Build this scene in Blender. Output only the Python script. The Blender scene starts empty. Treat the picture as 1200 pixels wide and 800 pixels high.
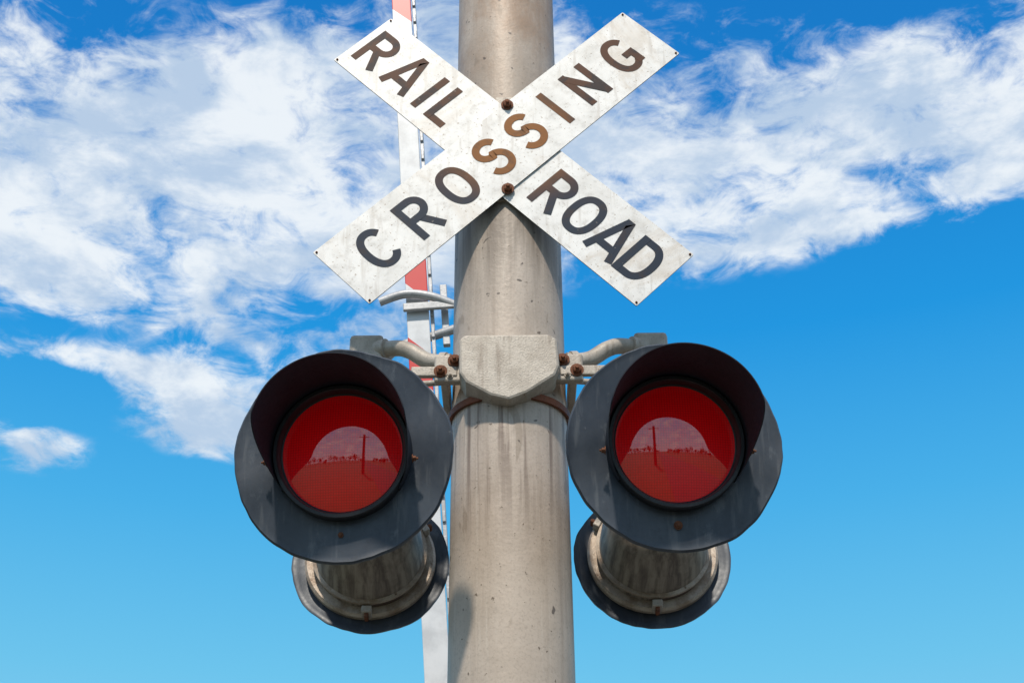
import bpy, bmesh, math, random
from mathutils import Vector, Matrix, noise as mn
random.seed(7)
S = bpy.context.scene
R = math.radians
ZC = 1.6          # eye height: heights below are above the eye unless noted

# ------------------------------------------------------------------ materials
def nt_new(name):
    m = bpy.data.materials.new(name); m.use_nodes = True
    nt = m.node_tree
    return m, nt, nt.nodes["Principled BSDF"]

def N(nt, typ, **kw):
    n = nt.nodes.new(typ)
    for k, v in kw.items():
        setattr(n, k, v)
    return n

def noise(nt, scale, detail=6, rough=.6, stretch=None, dist=0.0, coord="Object"):
    tc = N(nt, "ShaderNodeTexCoord")
    mp = N(nt, "ShaderNodeMapping")
    if stretch: mp.inputs["Scale"].default_value = stretch
    nt.links.new(tc.outputs[coord], mp.inputs[0])
    n = N(nt, "ShaderNodeTexNoise")
    n.inputs["Scale"].default_value = scale
    n.inputs["Detail"].default_value = detail
    n.inputs["Roughness"].default_value = rough
    n.inputs["Distortion"].default_value = dist
    nt.links.new(mp.outputs[0], n.inputs["Vector"])
    return n.outputs[0]

def ramp(nt, fac, a, b):
    r = N(nt, "ShaderNodeMapRange", interpolation_type='SMOOTHSTEP')
    r.inputs[1].default_value = a; r.inputs[2].default_value = b
    nt.links.new(fac, r.inputs[0])
    return r.outputs[0]

def mixc(nt, fac, a, b):
    m = N(nt, "ShaderNodeMix", data_type='RGBA')
    if isinstance(fac, (int, float)): m.inputs[0].default_value = fac
    else: nt.links.new(fac, m.inputs[0])
    for i, c in ((6, a), (7, b)):
        if isinstance(c, tuple): m.inputs[i].default_value = (*c, 1)
        else: nt.links.new(c, m.inputs[i])
    return m.outputs[2]

def mul(nt, a, b, op='MULTIPLY'):
    m = N(nt, "ShaderNodeMath", operation=op)
    for i, c in ((0, a), (1, b)):
        if isinstance(c, (int, float)): m.inputs[i].default_value = c
        else: nt.links.new(c, m.inputs[i])
    return m.outputs[0]

def bump(nt, bs, h, strength=.3, dist=.003):
    b = N(nt, "ShaderNodeBump"); b.inputs["Strength"].default_value = strength
    b.inputs["Distance"].default_value = dist
    nt.links.new(h, b.inputs["Height"]); nt.links.new(b.outputs[0], bs.inputs["Normal"])

def weathered(name, base, dark, rust=None, scale=6, rough=.55, metal=0., bs_=.3, streak=None, rust_amt=.62, spec=.5, spot=.45, flow=None, scuff=None):
    m, nt, bs = nt_new(name)
    c = mixc(nt, ramp(nt, noise(nt, scale, 5, .65, streak), .35, .68), base, dark)
    f = noise(nt, scale*14, 3, .6)
    c = mixc(nt, mul(nt, ramp(nt, f, .5, .75), spot), c, tuple(x*.55 for x in dark))
    if rust:
        c = mixc(nt, ramp(nt, noise(nt, scale*2.3, 5, .7), rust_amt, rust_amt+.1), c, rust)
    if flow:
        c = mixc(nt, mul(nt, ramp(nt, noise(nt, 1, 4, .6, (38, 38, 4)), .55, .72), .6), c, flow)
    if scuff:
        g = N(nt, "ShaderNodeNewGeometry"); mp = N(nt, "ShaderNodeMapping"); mp.inputs["Scale"].default_value = (14, 14, 7)
        nt.links.new(g.outputs["Position"], mp.inputs[0])
        n_ = N(nt, "ShaderNodeTexNoise"); n_.inputs["Scale"].default_value = 1; n_.inputs["Detail"].default_value = 6; n_.inputs["Roughness"].default_value = .7
        nt.links.new(mp.outputs[0], n_.inputs["Vector"])
        c = mixc(nt, mul(nt, ramp(nt, n_.outputs[0], .56, .68), .45), c, scuff)
    nt.links.new(c, bs.inputs["Base Color"])
    rr = N(nt, "ShaderNodeMapRange"); rr.inputs[3].default_value = rough-.12; rr.inputs[4].default_value = rough+.15
    nt.links.new(f, rr.inputs[0]); nt.links.new(rr.outputs[0], bs.inputs["Roughness"])
    bs.inputs["Metallic"].default_value = metal
    bs.inputs["Specular IOR Level"].default_value = spec
    bump(nt, bs, f, bs_, .002)
    return m

def pole_mat():
    m, nt, bs = nt_new("weathered_pole")
    c = mixc(nt, ramp(nt, noise(nt, 3.5, 6, .6), .3, .7), (.57, .475, .395), (.44, .36, .29))
    st = noise(nt, 1.0, 5, .65, (26, 26, .9))
    c = mixc(nt, mul(nt, ramp(nt, st, .5, .74), .36), c, (.25, .18, .13))
    st2 = noise(nt, 1.0, 4, .6, (60, 60, 2.0))
    c = mixc(nt, mul(nt, ramp(nt, st2, .58, .76), .35), c, (.7, .63, .55))
    tc = N(nt, "ShaderNodeTexCoord"); sp = N(nt, "ShaderNodeSeparateXYZ")
    nt.links.new(tc.outputs["Object"], sp.inputs[0])
    hi = ramp(nt, sp.outputs[2], ZC+2.5, ZC+3.4)
    c = mixc(nt, mul(nt, hi, mul(nt, ramp(nt, noise(nt, 5, 5, .7, (1, 1, .5)), .36, .65), .8)), c, (.34, .2, .115))
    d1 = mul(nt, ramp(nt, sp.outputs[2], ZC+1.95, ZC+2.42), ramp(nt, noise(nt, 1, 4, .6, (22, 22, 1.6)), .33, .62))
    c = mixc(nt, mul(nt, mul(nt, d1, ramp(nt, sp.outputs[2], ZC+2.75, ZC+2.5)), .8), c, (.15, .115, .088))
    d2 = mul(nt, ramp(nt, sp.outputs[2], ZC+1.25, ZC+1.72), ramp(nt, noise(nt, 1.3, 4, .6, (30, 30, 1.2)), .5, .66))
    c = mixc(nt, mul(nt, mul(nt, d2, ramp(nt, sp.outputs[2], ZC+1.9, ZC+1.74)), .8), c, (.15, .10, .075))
    sp_ = noise(nt, 60, 3, .6)
    c = mixc(nt, ramp(nt, sp_, .67, .73), c, (.17, .13, .095))
    fine = noise(nt, 150, 2, .5)
    c = mixc(nt, mul(nt, ramp(nt, fine, .5, .7), .3), c, (.3, .24, .19))
    sc = noise(nt, 9, 2, .5, (1, 1, .35), 1.5)
    c = mixc(nt, mul(nt, ramp(nt, sc, .65, .69), .5), c, (.27, .205, .15))
    pits = noise(nt, 22, 2, .5, None, .6)
    c = mixc(nt, mul(nt, ramp(nt, pits, .70, .73), .8), c, (.07, .055, .045))
    nt.links.new(c, bs.inputs["Base Color"])
    bs.inputs["Roughness"].default_value = .5
    bs.inputs["Metallic"].default_value = .05
    h = mul(nt, mul(nt, sp_, .5), noise(nt, 14, 4, .6), 'ADD')
    bump(nt, bs, h, .35, .005)
    return m
M_POLE = pole_mat()

def sign_mat():
    m, nt, bs = nt_new("weathered_white_sign_sheet")
    c = mixc(nt, ramp(nt, noise(nt, 7, 6, .65), .4, .7), (.84, .82, .795), (.66, .64, .61))
    c = mixc(nt, mul(nt, ramp(nt, noise(nt, 28, 5, .7), .5, .72), .6), c, (.46, .43, .40))
    c = mixc(nt, mul(nt, ramp(nt, noise(nt, 110, 2, .5), .63, .71), .8), c, (.28, .21, .15))
    c = mixc(nt, mul(nt, ramp(nt, noise(nt, 3, 5, .7, (1, 1, .5), 1.), .54, .68), .5), c, (.55, .45, .35))
    g = N(nt, "ShaderNodeNewGeometry"); mp = N(nt, "ShaderNodeMapping"); mp.inputs["Scale"].default_value = (45, 45, 5)
    nt.links.new(g.outputs["Position"], mp.inputs[0])
    n_ = N(nt, "ShaderNodeTexNoise"); n_.inputs["Scale"].default_value = 1; n_.inputs["Detail"].default_value = 4
    nt.links.new(mp.outputs[0], n_.inputs["Vector"])
    c = mixc(nt, mul(nt, ramp(nt, n_.outputs[0], .54, .7), .5), c, (.46, .41, .36))
    nt.links.new(c, bs.inputs["Base Color"])
    bs.inputs["Roughness"].default_value = .42
    bump(nt, bs, noise(nt, 10, 3, .5), .25, .004)
    return m
M_SIGN = sign_mat()
M_EDGE = weathered("sign_dark_edge", (.12, .11, .1), (.06, .055, .05), None, 20, .6)

def letter_mat():
    m, nt, bs = nt_new("reflection_tinted_lettering")  # reflection tint painted in: orange near sign centre, slate lower; plus rust and wear
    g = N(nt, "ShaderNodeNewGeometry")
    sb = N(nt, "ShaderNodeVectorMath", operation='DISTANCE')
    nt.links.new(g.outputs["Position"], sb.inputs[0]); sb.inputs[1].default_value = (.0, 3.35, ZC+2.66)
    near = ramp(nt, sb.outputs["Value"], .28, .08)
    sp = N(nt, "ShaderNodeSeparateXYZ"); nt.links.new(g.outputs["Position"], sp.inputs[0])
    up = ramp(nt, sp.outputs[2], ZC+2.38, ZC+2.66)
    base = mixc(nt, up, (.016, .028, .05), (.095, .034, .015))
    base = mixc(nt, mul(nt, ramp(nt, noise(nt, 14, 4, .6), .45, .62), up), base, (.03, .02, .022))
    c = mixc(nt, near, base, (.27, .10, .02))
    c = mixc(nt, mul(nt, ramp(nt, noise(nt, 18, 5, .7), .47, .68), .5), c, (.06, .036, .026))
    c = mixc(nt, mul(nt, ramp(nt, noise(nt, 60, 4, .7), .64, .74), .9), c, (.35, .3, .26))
    nt.links.new(c, bs.inputs["Base Color"])
    bs.inputs["Roughness"].default_value = .5
    bs.inputs["Specular IOR Level"].default_value = .15
    return m
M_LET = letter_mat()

M_DISC = weathered("dark_slate_painted_metal", (.034, .044, .062), (.062, .074, .094), (.19, .2, .215), 5, .42, 0, .15, (1, 1, .6), .66, .4, .3, (.12, .13, .145), (.15, .165, .185))
M_HOOD = weathered("black_visor_metal", (.011, .014, .024), (.018, .022, .034), None, 8, .6, 0, .15, spec=.35)
M_RIM = weathered("black_lens_ring", (.008, .009, .013), (.018, .019, .024), None, 10, .45, 0, .1)
M_CAST = weathered("galvanised_casting", (.50, .445, .38), (.37, .32, .265), (.2, .12, .07), 14, .5, .15, .5, None, .64, .5, .5, (.22, .17, .13))
M_HOUS = weathered("weathered_housing", (.33, .28, .225), (.13, .1, .08), (.09, .06, .045), 1.2, .5, .2, .4, (34, 1.2, 34), .58)
M_RING = weathered("stained_clamp_ring", (.5, .42, .34), (.28, .2, .14), (.16, .09, .05), 16, .5, .2, .4)
M_RUST = weathered("rusty_bolt", (.22, .075, .03), (.12, .045, .022), None, 60, .7, .2, .5)
M_BAND = weathered("rusty_band", (.25, .08, .035), (.12, .05, .03), None, 12, .6, .3, .4)
M_GREY = weathered("grey_gate_metal", (.55, .55, .56), (.4, .4, .41), None, 8, .45, .2, .2)

def lens_mat():
    m, nt, bs = nt_new("red_signal_lens")
    tc = N(nt, "ShaderNodeTexCoord"); sp = N(nt, "ShaderNodeSeparateXYZ")
    nt.links.new(tc.outputs["Object"], sp.inputs[0])
    def lines(o):
        s = mul(nt, o, 2*math.pi/.0066)
        sn = N(nt, "ShaderNodeMath", operation='SINE'); nt.links.new(s, sn.inputs[0])
        return ramp(nt, sn.outputs[0], .55, 1.0)
    gx = lines(sp.outputs[0]); gz = lines(sp.outputs[2])
    g = mul(nt, gx, gz, 'MAXIMUM')
    c = mixc(nt, g, (.88, .0, .003), (.62, .0, .002))
    nt.links.new(c, bs.inputs["Base Color"])
    bs.inputs["Roughness"].default_value = .4
    bs.inputs["Coat Weight"].default_value = 1
    bs.inputs["Coat Roughness"].default_value = .015
    bs.inputs["Coat IOR"].default_value = 2.0
    bs.inputs["Specular IOR Level"].default_value = .0
    nt.links.new(c, bs.inputs["Emission Color"]); bs.inputs["Emission Strength"].default_value = .085  # added even red glow, stands in for light returned by the reflector
    inv = mul(nt, 1.0, g, 'SUBTRACT')
    bump(nt, bs, inv, .25, .001)
    return m
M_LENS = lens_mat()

def stripe_mat():
    m, nt, bs = nt_new("red_white_gate_stripes")
    tc = N(nt, "ShaderNodeTexCoord"); sp = N(nt, "ShaderNodeSeparateXYZ")
    nt.links.new(tc.outputs["Object"], sp.inputs[0])
    z = mul(nt, sp.outputs[2], mul(nt, sp.outputs[0], 1.0), 'ADD')
    tot = None
    for a, b in ((3.10, 3.27), (3.54, 3.75), (5.14, 5.5), (6.3, 6.8)):
        k = mul(nt, mul(nt, z, a, 'GREATER_THAN'), mul(nt, z, b, 'LESS_THAN'))
        tot = k if tot is None else mul(nt, tot, k, 'ADD')
    w = mixc(nt, ramp(nt, noise(nt, 9, 5, .6), .4, .7), (.74, .75, .77), (.58, .59, .61))
    c = mixc(nt, tot, w, (.62, .015, .015))
    nt.links.new(c, bs.inputs["Base Color"]); bs.inputs["Roughness"].default_value = .4
    return m
M_STR = stripe_mat()

# ------------------------------------------------------------------ mesh helpers
def empty(name, loc=(0, 0, 0), rot=(0, 0, 0)):
    e = bpy.data.objects.new(name, None); e.location = loc; e.rotation_euler = rot
    e.empty_display_size = .2
    S.collection.objects.link(e); return e

def obj(name, verts, faces, mat, parent=None, smooth=False, sharp=40):
    me = bpy.data.meshes.new(name); me.from_pydata(verts, [], faces); me.update()
    bm = bmesh.new(); bm.from_mesh(me)
    bmesh.ops.recalc_face_normals(bm, faces=bm.faces)
    bm.to_mesh(me); bm.free()
    me.materials.append(mat)
    if smooth:
        me.polygons.foreach_set("use_smooth", [True]*len(me.polygons))
        me.set_sharp_from_angle(angle=R(sharp))
    o = bpy.data.objects.new(name, me); S.collection.objects.link(o)
    if parent: o.parent = parent
    return o

def bevel(o, w, seg=2):
    b = o.modifiers.new("bevel", 'BEVEL'); b.width = w; b.segments = seg; b.limit_method = 'ANGLE'
    return o

def lathe(name, prof, mat, parent, n=96, wob=0., closed=False, seed=0, wy=0.):
    V, F = [], []
    m = len(prof)
    for i in range(n):
        a = 2*math.pi*i/n
        k = mn.noise(Vector((math.cos(a)*2.2+seed, math.sin(a)*2.2, 0)))
        k += .6*mn.noise(Vector((math.cos(a)*7+seed, math.sin(a)*7, 5)))
        k2 = mn.noise(Vector((math.cos(a)*1.6, seed, math.sin(a)*1.6)))
        for r, y in prof:
            rr = r*(1+wob*k*min(1, max(0, (r-.18)/.06)) if wob else 1)
            V.append((rr*math.sin(a), y+wy*k2*(r/.28)**2, rr*math.cos(a)))
    for i in range(n):
        j = (i+1) % n
        for q in range(m-1 if not closed else m):
            p = (q+1) % m
            F.append((i*m+q, i*m+p, j*m+p, j*m+q))
    o = obj(name, V, F, mat, parent, True)
    bm = bmesh.new(); bm.from_mesh(o.data)
    bmesh.ops.remove_doubles(bm, verts=bm.verts, dist=1e-5)
    bmesh.ops.recalc_face_normals(bm, faces=bm.faces); bm.to_mesh(o.data); bm.free()
    return o

def extrude_poly(name, pts, y0, y1, mat, parent, bev=0):
    n = len(pts)
    V = [(x, y0, z) for x, z in pts]+[(x, y1, z) for x, z in pts]
    F = [tuple(range(n)), tuple(range(2*n-1, n-1, -1))]+[(i, i+n, (i+1) % n+n, (i+1) % n) for i in range(n)]
    o = obj(name, V, F, mat, parent)
    if bev: bevel(o, bev)
    return o

def box(name, c, s, mat, parent=None, bev=0, rot=None):
    x, y, z = (a/2 for a in s)
    V = [(i*x, j*y, k*z) for i in (-1, 1) for j in (-1, 1) for k in (-1, 1)]
    F = [(0, 1, 3, 2), (4, 6, 7, 5), (0, 4, 5, 1), (2, 3, 7, 6), (0, 2, 6, 4), (1, 5, 7, 3)]
    o = obj(name, V, F, mat, parent); o.location = c
    if rot: o.rotation_euler = rot
    if bev: bevel(o, bev)
    return o

def tube(name, pts, r, mat, parent, n=20):
    P = [Vector(p) for p in pts]
    Q = []
    for i in range(len(P)-1):
        p0 = P[max(i-1, 0)]; p1 = P[i]; p2 = P[i+1]; p3 = P[min(i+2, len(P)-1)]
        st = 8 if len(P) > 2 else 1
        for s in range(st):
            t = s/st
            Q.append(.5*((2*p1)+(-p0+p2)*t+(2*p0-5*p1+4*p2-p3)*t*t+(-p0+3*p1-3*p2+p3)*t**3))
    Q.append(P[-1])
    V, F = [], []
    ref = Vector((0, 1, 0))
    if abs((P[-1]-P[0]).normalized().y) > .9: ref = Vector((0, 0, 1))
    rr = r if isinstance(r, (list, tuple)) else None
    for i, q in enumerate(Q):
        t = (Q[min(i+1, len(Q)-1)]-Q[max(i-1, 0)]).normalized()
        a = t.cross(ref).normalized(); b = t.cross(a)
        ra = r if rr is None else rr[0]+(rr[1]-rr[0])*i/(len(Q)-1)
        for k in range(n):
            an = 2*math.pi*k/n
            V.append(tuple(q+a*math.cos(an)*ra+b*math.sin(an)*ra))
    for i in range(len(Q)-1):
        for k in range(n):
            k2 = (k+1) % n
            F.append((i*n+k, i*n+k2, (i+1)*n+k2, (i+1)*n+k))
    F.append(tuple(range(n))); F.append(tuple(range(len(V)-1, len(V)-n-1, -1)))
    return obj(name, V, F, mat, parent, True)

def bolt(name, loc, parent, r=.011, h=.012, mat=None):
    g = mat or M_RUST
    V, F = [], []
    def ring(rad, y, n):
        s = len(V)
        for i in range(n):
            a = 2*math.pi*i/n; V.append((rad*math.cos(a), y, rad*math.sin(a)))
        return list(range(s, s+n))
    def bridge(a, b):
        n = len(a)
        for i in range(n): F.append((a[i], a[(i+1) % n], b[(i+1) % n], b[i]))
    w0 = ring(r*1.5, 0, 18); w1 = ring(r*1.5, -h*.2, 18); F.append(tuple(w1)); bridge(w0, w1)
    a = ring(r, -h*.21, 6); b = ring(r, -h*.9, 6); c = ring(r*.7, -h, 6)
    bridge(a, b); bridge(b, c); F.append(tuple(c))
    d = ring(r*.45, -h, 10); e = ring(r*.4, -h*1.5, 10); bridge(d, e); F.append(tuple(e))
    o = obj(name, V, F, g, parent); o.location = loc
    o.rotation_euler = (0, random.random(), 0)
    return o

# ------------------------------------------------------------------ pole
PX, PY = -.01, 3.54
def rad(z): return .166*(1-.012*(z-1.9))
pole = empty("signal_pole", (PX, PY, 0))
V, F = [], []
n = 96; zs = [i*.1 for i in range(0, 73)]
for z in zs:
    for k in range(n):
        a = 2*math.pi*k/n
        r = rad(z-ZC)*(1+.002*mn.noise(Vector((math.cos(a)*2, math.sin(a)*2, z*1.6))))
        V.append((r*math.cos(a), r*math.sin(a), z))
for i in range(len(zs)-1):
    for k in range(n):
        k2 = (k+1) % n; F.append((i*n+k, i*n+k2, (i+1)*n+k2, (i+1)*n+k))
F.append(tuple(range(len(V)-n, len(V))))
obj("shaft", V, F, M_POLE, pole, True)
fl = lathe("base_flange", [(.15, 0), (.3, 0), (.3, -.03), (.19, -.04), (.175, -.2), (.15, -.2)], M_CAST, pole)
fl.rotation_euler = (R(-90), 0, 0); fl.location = (0, 0, .01)
cp = lathe("cap", [(.0001, -.05), (.1, -.035), (.165, .0), (.165, .03), (.15, .03)], M_CAST, pole)
cp.rotation_euler = (R(-90), 0, 0); cp.location = (0, 0, 7.2)

# ------------------------------------------------------------------ crossbuck
sign = empty("crossbuck_sign", (-.018, 3.352, ZC+2.618))
def ribbon(pts, hw, y, closed=False):
    P = [Vector((p[0], p[1])) for p in pts]; L = len(P)
    left, right = [], []
    for i in range(L):
        if closed: a = P[i-1]; b = P[(i+1) % L]
        else: a = P[max(i-1, 0)]; b = P[min(i+1, L-1)]
        d1 = (P[i]-a); d2 = (b-P[i])
        if d1.length < 1e-9: d1 = d2
        if d2.length < 1e-9: d2 = d1
        d1 = d1.normalized(); d2 = d2.normalized()
        n1 = Vector((-d1.y, d1.x)); n2 = Vector((-d2.y, d2.x))
        mm = (n1+n2).normalized(); k = 1/max(.35, mm.dot(n1))
        left.append(P[i]+mm*hw*k); right.append(P[i]-mm*hw*k)
    V = [(p.x, y, p.y) for p in left]+[(p.x, y, p.y) for p in right]
    F = [(i, i+1, L+i+1, L+i) for i in range(L-1)]
    if closed: F.append((L-1, 0, L, 2*L-1))
    return V, F
def arc(cx, cy, rx, ry, a0, a1, n=28, e=2.0):
    o = []
    for i in range(n+1):
        a = R(a0+(a1-a0)*i/n); c, s = math.cos(a), math.sin(a)
        o.append((cx+rx*math.copysign(abs(c)**(2/e), c), cy+ry*math.copysign(abs(s)**(2/e), s)))
    return o
T = .08
G = {
 'R': [[(-.24, 0), (-.24, 1)], [(-.24, 1-T)]+arc(.03, .705, .225, .295-T, 90, -90, 16)+[(-.24, .41+T)], [(.0, .47), (.26, 0)]],
 'A': [[(-.31, 0), (-.03, 1-T*.4), (.03, 1-T*.4), (.31, 0)], [(-.24, .27), (.24, .27)]],
 'I': [[(0, 0), (0, 1)]],
 'L': [[(-.2, 1), (-.2, 0)], [(-.2, T), (.24, T)]],
 'O': [arc(0, .5, .28, .5-T, 0, 360, 56, 2.35)[:-1]],
 'D': [[(-.25, 0), (-.25, 1)], [(-.25, 1-T)]+arc(-.02, .5, .29, .5-T, 90, -90, 32, 2.3)+[(-.25, T)]],
 'C': [arc(0, .5, .27, .5-T, 38, 322, 48, 2.25)],
 'G': [arc(0, .5, .27, .5-T, 38, 318, 48, 2.25), [(.02, .44), (.31, .44)], [(.235, .44), (.235, .1)]],
 'S': [arc(0, .716, .235, .284-T, 18, 268, 34)+arc(0, .284+T*.5, .25, .284-T*.5, 90, -160, 34)[1:]],
 'N': [[(-.24, 0), (-.24, 1)], [(.24, 0), (.24, 1)], [(-.24, .93), (.24, .07)]],
}
def blade(name, ang, cx, cz, y, length, text):
    L, W = length/2, .125
    pts = []
    for sx, sz, a0 in ((1, 1, 0), (-1, 1, 90), (-1, -1, 180), (1, -1, 270)):
        for k in range(5):
            a = R(a0+k*22.5); rr = .004
            pts.append((sx*(L-rr)+rr*math.cos(a), sz*(W-rr)+rr*math.sin(a)))
    b = extrude_poly(name, pts, 0, .004, M_SIGN, sign, 0)
    b.data.materials.append(M_EDGE)
    for p in b.data.polygons:
        if abs(p.normal.y) < .5 or p.normal.y > .5: p.material_index = 1
    b.location = (cx, y, cz); b.rotation_euler = (0, -ang, 0)
    V, F = [], []; lay = 0
    for ch, s in text:
        H = .152
        for st in G[ch]:
            lay += 1
            v, f = ribbon(st, T, 0, ch == 'O')
            o = len(V)
            V += [(s+p[0]*H, -.0008-.00018*(lay % 4), (p[2]-.5)*H) for p in v]
            F += [tuple(i+o for i in q) for q in f]
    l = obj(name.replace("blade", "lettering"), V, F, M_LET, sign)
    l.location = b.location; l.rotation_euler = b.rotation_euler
    for sx in (-1, 1):
        for sz in (-1, 1):
            lx, lz = sx*(L-.008), sz*(W-.008)
            bolt("corner_rivet", (cx+lx*math.cos(ang)-lz*math.sin(ang), y-.0005, cz+lx*math.sin(ang)+lz*math.cos(ang)), sign, .0025, .004)
    return b
A1 = math.atan2(.699, .7157)
blade("crossing_blade", A1, 0, .005, 0, 1.34, [('C', -.522), ('R', -.36), ('O', -.2), ('S', -.045), ('S', .095), ('I', .225), ('N', .362), ('G', .53)])
A2 = math.atan2(-.7126, .7017)
blade("railroad_blade", A2, .004, -.007, .006, 1.32, [('R', -.585), ('A', -.445), ('I', -.34), ('L', -.25), ('R', .213), ('O', .335), ('A', .453), ('D', .563)])
bolt("top_bolt", (.01, -.001, .175), sign, .013, .016)
bolt("bottom_bolt", (.01, -.001, -.15), sign, .013, .016)
box("mounting_strap", (.0, .1, 0.02), (.05, .17, .4), M_CAST, sign)

# ------------------------------------------------------------------ signal lights
def light(loc, rz, rd, seed, tilt=10, yaw=0):
    e = empty("crossing_signal_light", loc, (0, 0, 0))
    e.rotation_euler = (Matrix.Rotation(R(rz+yaw), 4, 'Z') @ Matrix.Rotation(R(tilt), 4, 'X')).to_euler()
    lathe("background_disc", [(.168, .002), (.185, -.002), (rd*.93, .004), (rd*.985, .0), (rd, .004), (rd+.001, .012), (rd-.006, .014), (rd*.93, .010), (.185, .007), (.168, .008)],
          M_DISC, e, 160, .018, True, seed, .02)
    lathe("lens_ring", [(.174, .006), (.174, -.034), (.171, -.038), (.163, -.038), (.160, -.034), (.156, -.012), (.149, -.008), (.149, .006)], M_RIM, e, 96, 0, True)
    Rc = .55; sag = math.sqrt(Rc*Rc-.152**2)
    prof = [(r*.152/14, -.010-(math.sqrt(Rc*Rc-(r*.152/14)**2)-sag)) for r in range(14, -1, -1)]
    prof[-1] = (0.00001, prof[-1][1])
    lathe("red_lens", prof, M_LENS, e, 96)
    V, F = [], []; na, nd = 96, 12; th = .0025
    amax = R(124)
    def dep(a):
        t = abs(math.degrees(a))
        if t < 74: return .24
        x = min(1, (t-74)/(124-74)); x = x*x*(3-2*x)
        return .24+(.03-.24)*x
    for sh in (0, 1):
        for i in range(na+1):
            a = -amax+2*amax*i/na
            for j in range(nd+1):
                t = j/nd; y = -dep(a)*t
                r = .1765+.012*(-y/.235)-sh*th
                k = 1+.014*mn.noise(Vector((a*1.2, seed*3., y*3)))*min(1, -y/.05)
                V.append((r*k*math.sin(a), y, r*k*math.cos(a)))
    W = nd+1; off = (na+1)*W
    for i in range(na):
        for j in range(nd):
            q = (i*W+j, (i+1)*W+j, (i+1)*W+j+1, i*W+j+1)
            F.append(q); F.append(tuple(off+x for x in q))
        F.append((i*W+nd, (i+1)*W+nd, off+(i+1)*W+nd, off+i*W+nd))
    for i in (0, na):
        for j in range(nd): F.append((i*W+j, i*W+j+1, off+i*W+j+1, off+i*W+j))
    obj("visor", V, F, M_HOOD, e, True, sharp=50)
    bolt("bottom_screw", (0, .001, -.208), e, .0075, .008)
    b = bolt("visor_screw", (.182, -.05, -.03), e, .007, .01); b.rotation_euler = (0, 0, R(90))
    b = bolt("visor_screw", (-.182, -.05, -.03), e, .007, .01); b.rotation_euler = (0, 0, R(-90))
    lathe("housing_rim", [(.165, .011), (.192, .011), (.197, .02), (.197, .034), (.19, .042), (.165, .042)], M_RING, e, 96, 0, True)
    lathe("housing", [(.168, .03), (.166, .06), (.162, .07), (.156, .15), (.152, .16), (.143, .22), (.12, .262), (.07, .285), (0.0001, .29)], M_HOUS, e, 96)
    lathe("housing_lip", [(.16, .062), (.172, .066), (.172, .074), (.16, .078)], M_RING, e, 96, 0, True)
    for a in (180, 60, -60):
        x, z = .186*math.sin(R(a)), .186*math.cos(R(a))
        box("latch", (x, .045, z), (.03, .05, .022), M_CAST, e, .003, (0, R(a), 0))
        box("latch_bolt", (x*1.09, .05, z*1.09), (.012, .03, .016), M_RUST, e, .003, (0, R(a), 0))
    return e
HZ = ZC+1.5
LX = .419
light((-.012-LX, 3.14, HZ-.012), 0, .279, 1, 10, -2.5)
light((-.008+LX, 3.14, HZ+.006), 0, .275, 2, 10, 2)
light((-.016-LX, 3.93, HZ-.01), 180, .237, 3, 10, 2)
light((0+LX, 3.93, HZ-.0), 180, .237, 4, 10, -1)

# ------------------------------------------------------------------ crossarm
arm = empty("signal_crossarm", (PX, PY, ZC))
pts = [(-.14, .085), (-.125, .102), (.115, .102), (.138, .086), (.142, .0), (.13, -.03), (.05, -.085), (.0, -.105), (-.05, -.092), (-.12, -.05), (-.138, -.02)]
extrude_poly("pole_bracket_front", [(x, z+1.842) for x, z in pts], -.215, -.12, M_CAST, arm, .008)
extrude_poly("pole_bracket_back", [(x, z+1.842) for x, z in pts], .13, .2, M_CAST, arm, .008)
for s in (-1, 1):
    box("bracket_ear", (s*.17, -.155, 1.862), (.08, .03, .085), M_CAST, arm, .006)
    box("bracket_side", (s*.182, 0, 1.862), (.022, .33, .07), M_CAST, arm, .004)
    box("bracket_foot", (s*.21, -.165, 1.85), (.13, .018, .03), M_CAST, arm, .003)
    bolt("ear_bolt", (s*.153, -.171, 1.884), arm, .013, .017)
    bolt("ear_bolt", (s*.192, -.171, 1.85), arm, .013, .017)
    bolt("ear_bolt", (s*.165, -.171, 1.835), arm, .006, .01, mat=M_CAST)
    tube("arm_pipe", [(s*.165, -.11, 1.915), (s*.2, -.1, 1.918), (s*.24, -.085, 1.935), (s*.29, -.07, 1.975), (s*.34, -.05, 1.995), (s*.46, .0, 2.0)], .024, M_CAST, arm)
    tube("lower_strut", [(s*.17, -.1, 1.855), (s*.33, -.06, 1.865), (s*.42, .0, 1.9)], .009, M_CAST, arm, 12)
    tube("pipe_collar", [(s*.36, -.044, 1.996), (s*.40, -.026, 1.999)], .032, M_CAST, arm)
    tube("elbow_collar", [(s*.178, -.107, 1.914), (s*.196, -.102, 1.917)], .03, M_CAST, arm)
    box("junction_box", (s*LX, .0, 1.99), (.1, .12, .1), M_CAST, arm, .012)
    tube("hanger_pipe", [(s*LX, 0, 1.96), (s*LX, 0, 1.5)], .026, M_CAST, arm)
    box("hanger_yoke", (s*LX, 0, 1.52), (.07, .26, .07), M_CAST, arm, .01)
bd = lathe("pole_band", [(.168, -.010), (.177, -.010), (.177, .010), (.168, .010)], M_BAND, arm, 96, 0, True)
bd.rotation_euler = (R(90), 0, 0); bd.location = (0, 0, 1.775)

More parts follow.
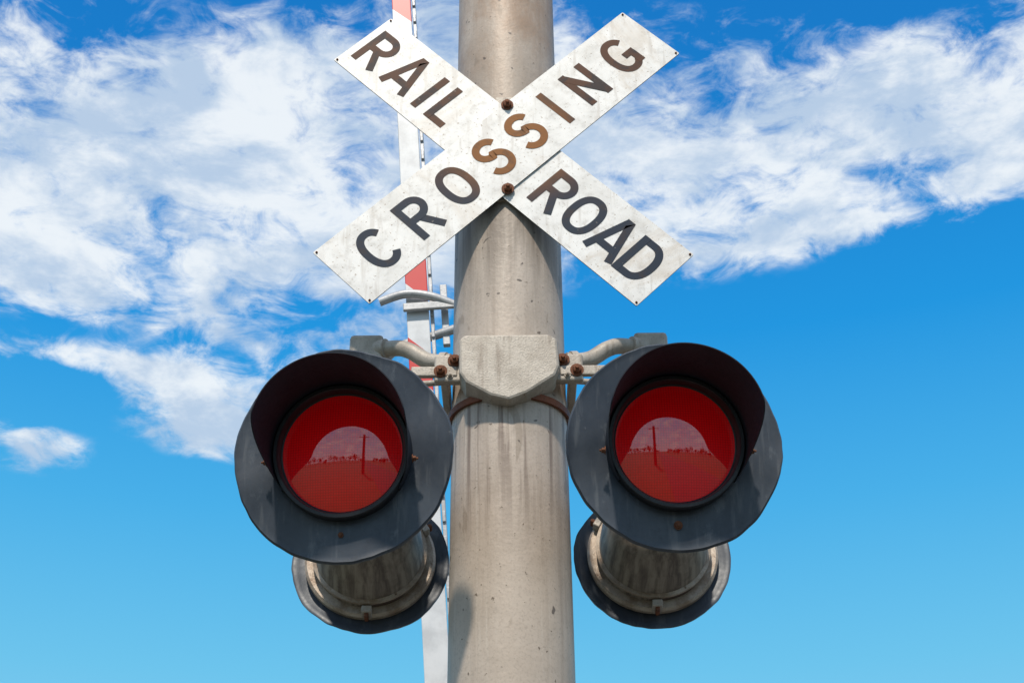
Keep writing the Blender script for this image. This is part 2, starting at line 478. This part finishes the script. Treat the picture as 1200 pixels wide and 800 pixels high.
# ------------------------------------------------------------------ crossing gate (raised arm)
gate = empty("crossing_gate", (-.156, 5.0, 0))
ga = empty("raised_arm", (0, 0, 1.2)); ga.parent = gate; ga.rotation_euler = (0, R(-4.1), 0)
GA = [(-.046, 0), (.05, 0), (.048, 3.0), (.044, 7.2), (-.044, 7.2), (-.048, 3.0)]
extrude_poly("arm_face", GA, -.012, .012, M_STR, ga, .003)
box("arm_side_channel", (.0605, .03, 3.4), (.016, .06, 6.6), M_GREY, ga, .002)
for i in range(60):
    box("channel_rivet", (.0605, -.004, .5+i*.105), (.013, .012, .045), M_GREY, ga, .002)
zz = ZC+3.05-1.2
tube("arm_brace", [(-.16, -.03, zz+.04), (-.05, -.04, zz+.065), (.06, -.04, zz+.045), (.16, -.03, zz+.0)], .019, M_GREY, ga)
box("brace_plate", (.06, -.035, zz+.0), (.24, .02, .035), M_GREY, ga, .004)
tube("arm_brace_lower", [(-.18, .03, zz-.24), (-.08, .03, zz-.15), (.05, .02, zz-.12), (.16, .0, zz-.1)], .02, M_GREY, ga)
box("brace_post", (.115, .02, zz-.02), (.03, .03, .3), M_GREY, ga, .003)
mast = lathe("mast", [(.001, -2.0), (.055, -2.0), (.055, -.02), (.14, -.02), (.14, .0), (.001, .0)], M_GREY, gate)
mast.rotation_euler = (R(-90), 0, 0); mast.location = (.1, .3, .02)
box("gate_mechanism", (.1, .2, 1.15), (.45, .4, .7), M_GREY, gate, .03)
box("counterweight_arm", (-.02, -.06, .85), (.1, .05, 1.1), M_GREY, gate, .01)
box("counterweight", (-.02, -.06, .4), (.3, .12, .25), M_GREY, gate, .02)

# ------------------------------------------------------------------ setting
def simple(name, c1, c2, scale, rough=.9, bs_=.5):
    m, nt, bs = nt_new(name)
    c = mixc(nt, ramp(nt, noise(nt, scale, 5, .7), .35, .65), c1, c2)
    c = mixc(nt, mul(nt, ramp(nt, noise(nt, scale*25, 3, .7), .4, .7), .5), c, tuple(x*.6 for x in c1))
    nt.links.new(c, bs.inputs["Base Color"]); bs.inputs["Roughness"].default_value = rough
    return m
M_GRASS = simple("dry_grass", (.05, .065, .025), (.09, .085, .04), .4)
M_ASPH = simple("asphalt", (.045, .045, .047), (.06, .058, .055), 1.)
M_BALL = simple("ballast", (.2, .19, .17), (.12, .11, .1), 3.)
M_PAINT = simple("road_paint", (.7, .7, .68), (.5, .5, .48), 2.)
M_YEL = simple("yellow_road_paint", (.6, .4, .05), (.45, .3, .05), 2.)
M_TIE = simple("timber", (.09, .065, .045), (.05, .04, .03), 4.)
M_RAIL = weathered("rail_steel", (.2, .13, .09), (.13, .08, .05), None, 10, .4, .6, .3)
def sheet(name, x0, x1, y0, y1, z, mat, parent=None):
    return obj(name, [(x0, y0, z), (x1, y0, z), (x1, y1, z), (x0, y1, z)], [(0, 1, 2, 3)], mat, parent)
sheet("ground", -1500, 1500, -1500, 1500, 0, M_GRASS)
road = empty("road")
sheet("carriageway", 1.4, 8.6, -400, 400, .012, M_ASPH, road)
for x in (1.6, 8.3): sheet("edge_line", x, x+.1, 4, 400, .016, M_PAINT, road)
for x in (4.85, 5.05): sheet("centre_line", x, x+.1, 4, 400, .016, M_YEL, road)
sheet("stop_line", 1.9, 4.7, 4.2, 4.7, .016, M_PAINT, road)
sheet("gravel_pad", -2.5, 1.3, 1.5, 6.6, .006, M_BALL)
trk = empty("railway_track")
sheet("ballast_bed", -300, 300, 7.2, 11.2, .008, M_BALL, trk)
V, F = [], []
for i in range(-160, 161):
    x = i*.6
    if 1.2 < x < 8.8: continue
    o = len(V)
    V += [(x+a*.12, 9.2+b*1.3, .01+c*.1) for a in (-1, 1) for b in (-1, 1) for c in (0, 1)]
    F += [tuple(o+k for k in q) for q in [(0, 1, 3, 2), (4, 6, 7, 5), (0, 4, 5, 1), (2, 3, 7, 6), (1, 5, 7, 3)]]
obj("ties", V, F, M_TIE, trk)
for y in (8.48, 9.92):
    box("rail_head", (0, y, .21), (600, .07, .04), M_RAIL, trk)
    box("rail_web", (0, y, .155), (600, .02, .07), M_RAIL, trk)
    box("rail_foot", (0, y, .115), (600, .14, .012), M_RAIL, trk)

def foliage_mat():
    m, nt, bs = nt_new("distant_foliage")
    c = mixc(nt, ramp(nt, noise(nt, .6, 4, .6), .35, .65), (.035, .06, .02), (.09, .12, .04))
    nt.links.new(c, bs.inputs["Base Color"]); bs.inputs["Roughness"].default_value = .8
    return m
V, F, fm = [], [], []
for t in range(230):
    ang = 2*math.pi*t/230+random.uniform(-.012, .012)
    D = random.uniform(95, 150)
    x, y = D*math.sin(ang), D*math.cos(ang)
    if 0 < x < 11 or 4 < y < 14: continue
    h = random.uniform(5, 11); w = h*random.uniform(.3, .45)
    o = len(V)
    for k in range(5):
        a = k*2*math.pi/5
        V.append((x+.25*math.cos(a), y+.25*math.sin(a), 0)); V.append((x+.1*math.cos(a), y+.1*math.sin(a), h*.7))
    for k in range(5):
        k2 = (k+1) % 5; F.append((o+2*k, o+2*k2, o+2*k2+1, o+2*k+1)); fm.append(1)
    lobes = [(Vector((random.gauss(0, w*.4), random.gauss(0, w*.4), h*random.uniform(.35, .85))), w*random.uniform(.35, .65)) for _ in range(7)]
    for _ in range(130):
        c, r = random.choice(lobes)
        d = Vector((random.gauss(0, 1), random.gauss(0, 1), random.gauss(0, 1))).normalized()*r*random.uniform(.6, 1.05)
        p = Vector((x, y, 0))+c+d; s = random.uniform(.3, .6)
        u = Vector((random.gauss(0, 1), random.gauss(0, 1), random.gauss(0, 1))).normalized()
        v = u.orthogonal().normalized()
        o = len(V)
        V += [tuple(p+u*s), tuple(p+v*s*.8), tuple(p-u*s), tuple(p-v*s*.8)]
        F.append((o, o+1, o+2, o+3)); fm.append(0)
me = bpy.data.meshes.new("distant_trees"); me.from_pydata(V, [], F)
me.materials.append(foliage_mat()); me.materials.append(M_TIE)
me.polygons.foreach_set("material_index", fm); me.update()
S.collection.objects.link(bpy.data.objects.new("distant_trees", me))

up = empty("utility_pole", (-.2, -19, 0))
tube("wooden_shaft", [(0, 0, 0), (0, 0, 9.0)], [.34, .26], M_TIE, up)
box("crossarm", (0, -.15, 8.4), (2.2, .1, .12), M_TIE, up, .01)
for x in (-1, -.5, .5, 1): tube("insulator", [(x, -.15, 8.46), (x, -.15, 8.62)], .045, M_CAST, up, 10)

# ------------------------------------------------------------------ sky
SUN_EL, SUN_AZ = 50, 189     # azimuth clockwise from +Y
w = bpy.data.worlds.new("World"); S.world = w; w.use_nodes = True
w.cycles.sampling_method = 'MANUAL'; w.cycles.sample_map_resolution = 256
nt = w.node_tree; nt.nodes.clear()
out = N(nt, "ShaderNodeOutputWorld"); bg = N(nt, "ShaderNodeBackground"); bg.inputs[1].default_value = .1
nt.links.new(bg.outputs[0], out.inputs[0])
sky = N(nt, "ShaderNodeTexSky", sky_type='NISHITA'); sky.sun_disc = False
sky.sun_elevation = R(SUN_EL); sky.sun_rotation = R(SUN_AZ)
tc = N(nt, "ShaderNodeTexCoord"); dirv = tc.outputs["Generated"]
sp = N(nt, "ShaderNodeSeparateXYZ"); nt.links.new(dirv, sp.inputs[0])
az = mul(nt, sp.outputs[0], sp.outputs[1], 'ARCTAN2')
cl = N(nt, "ShaderNodeClamp"); cl.inputs[1].default_value = -1; cl.inputs[2].default_value = 1
nt.links.new(sp.outputs[2], cl.inputs[0])
el = N(nt, "ShaderNodeMath", operation='ARCSINE'); nt.links.new(cl.outputs[0], el.inputs[0]); el = el.outputs[0]
azd = mul(nt, az, 180/math.pi); eld = mul(nt, el, 180/math.pi)
cmb = N(nt, "ShaderNodeCombineXYZ"); nt.links.new(azd, cmb.inputs[0]); nt.links.new(eld, cmb.inputs[1])
def dnoise(scale, st, detail=9, rough=.6, dist=.2, off=(0, 0, 0)):
    mp = N(nt, "ShaderNodeMapping"); mp.inputs["Scale"].default_value = st; mp.inputs["Location"].default_value = off
    nt.links.new(dirv, mp.inputs[0])
    n_ = N(nt, "ShaderNodeTexNoise"); n_.inputs["Scale"].default_value = scale; n_.inputs["Detail"].default_value = detail
    n_.inputs["Roughness"].default_value = rough; n_.inputs["Distortion"].default_value = dist
    nt.links.new(mp.outputs[0], n_.inputs["Vector"]); return n_.outputs[0]
# cloud banks: azimuth, elevation, half-width, half-height (degrees), density
BL = [(-23.2, 33.5, 7.7, 2.8, .9), (-16.1, 36.0, 9.0, 3.4, .95), (-8.1, 38.2, 7.6, 4.2, .8), (-9.5, 33.2, 6.8, 1.7, .95), (-22., 31.2, 6.2, 1.2, .95),
      (-18.5, 40.0, 12.0, 2.2, .5), (-.9, 40.5, 6.5, 4.2, .6), (8.2, 38.3, 7.0, 4.0, .85), (12.4, 35.6, 6.6, 2.2, .9), (20.4, 38.5, 9.0, 3.0, .8),
      (25.5, 36.6, 4.8, 2.8, .8), (9.0, 34.3, 5.0, 1.3, .6), (-1.7, 34.2, 5.0, 2.0, .4), (20.5, 34.0, 6.2, .9, .6),
      (18.6, 35.5, 3.0, .8, -.6), (24.8, 41.8, 5.5, 1.1, -.3),
      (-20.6, 28.0, 5.4, .55, .72), (-15.6, 27.5, 3.6, 1.0, .62), (-13.6, 25.8, 3.4, 1.1, .66), (-11.0, 29.6, 4.6, 1.0, .66), (-5.8, 30.4, 3.7, 1.2, .6), (-21.6, 24.2, 2.2, .9, .7)]
tot = None
for a, e_, rx, ry, wt in BL:
    s1 = N(nt, "ShaderNodeVectorMath", operation='SUBTRACT'); nt.links.new(cmb.outputs[0], s1.inputs[0]); s1.inputs[1].default_value = (a, e_, 0)
    s2 = N(nt, "ShaderNodeVectorMath", operation='MULTIPLY'); nt.links.new(s1.outputs[0], s2.inputs[0])
    s2.inputs[1].default_value = (1/rx, 1/ry, 0)
    s3 = N(nt, "ShaderNodeVectorMath", operation='DOT_PRODUCT'); nt.links.new(s2.outputs[0], s3.inputs[0]); nt.links.new(s2.outputs[0], s3.inputs[1])
    ex = mul(nt, mul(nt, math.exp(-1), s3.outputs["Value"], 'POWER'), wt)
    tot = ex if tot is None else mul(nt, tot, ex, 'ADD')
side = N(nt, "ShaderNodeMath", operation='ABSOLUTE'); nt.links.new(azd, side.inputs[0])
tot = mul(nt, tot, mul(nt, ramp(nt, side.outputs[0], 30, 55), .6), 'ADD')
tot = mul(nt, tot, mul(nt, ramp(nt, eld, 44, 62), .4), 'ADD')
tot = mul(nt, tot, .8, 'MINIMUM')
n1 = dnoise(8.5, (1, 1, 2.0), 8, .6, .3)
n2 = dnoise(26, (1, 1, 1.9), 6, .64, .6, (3, 1, 2))
nn = mul(nt, mul(nt, mul(nt, n1, .5, 'SUBTRACT'), 2.3), mul(nt, mul(nt, n2, .5, 'SUBTRACT'), 1.7), 'ADD')
d = mul(nt, mul(nt, nn, ramp(nt, tot, .02, .3)), tot, 'ADD')
mask = ramp(nt, d, .16, .92)
hs = N(nt, "ShaderNodeHueSaturation"); hs.inputs["Saturation"].default_value = 1.5; hs.inputs["Value"].default_value = 1.0
nt.links.new(sky.outputs[0], hs.inputs["Color"])
cr = N(nt, "ShaderNodeValToRGB"); er = cr.color_ramp
nt.links.new(mul(nt, eld, 1/60), cr.inputs[0])
er.elements[0].position = 0; er.elements[0].color = (.5, .8, .93, 1)
er.elements[1].position = 1; er.elements[1].color = (.008, .13, .5, 1)
for p, c in ((.27, (.17, .61, .91)), (.38, (.075, .48, .89)), (.50, (.018, .34, .82)), (.64, (.012, .235, .68))):
    q = er.elements.new(p); q.color = (*c, 1)
sc = N(nt, "ShaderNodeVectorMath", operation='SCALE'); sc.inputs["Scale"].default_value = 10
nt.links.new(cr.outputs[0], sc.inputs[0])
clear = mixc(nt, .85, hs.outputs[0], sc.outputs[0])
n3 = dnoise(11, (1, 1, 2.2), 6, .6, .2, (5, 2, .06))
ccol = mixc(nt, ramp(nt, n3, .40, .62), (5.0, 6.3, 8.0), (8.8, 9.3, 9.7))
fin = mixc(nt, mul(nt, mask, .95), clear, ccol)
nt.links.new(fin, bg.inputs[0])

sd = bpy.data.lights.new("sun", 'SUN'); sd.energy = 3.3; sd.angle = R(3); sd.color = (1, .92, .8)
so = bpy.data.objects.new("sun", sd); S.collection.objects.link(so)
a = R(SUN_AZ); e_ = R(SUN_EL)
to_sun = Vector((math.sin(a)*math.cos(e_), math.cos(a)*math.cos(e_), math.sin(e_)))
so.rotation_euler = to_sun.to_track_quat('Z', 'Y').to_euler(); so.location = (0, 0, 20)

cam = bpy.data.cameras.new("camera"); cam.lens = 48; cam.sensor_width = 36; cam.clip_end = 4000; cam.clip_start = .05
co = bpy.data.objects.new("camera", cam); S.collection.objects.link(co)
co.matrix_world = Matrix.Translation((0, 0, ZC)) @ Matrix.Rotation(R(120), 4, 'X') @ Matrix.Rotation(R(-.55), 4, 'Z')
S.camera = co
S.view_settings.view_transform = 'Standard'; S.view_settings.look = 'None'; S.view_settings.exposure = 0
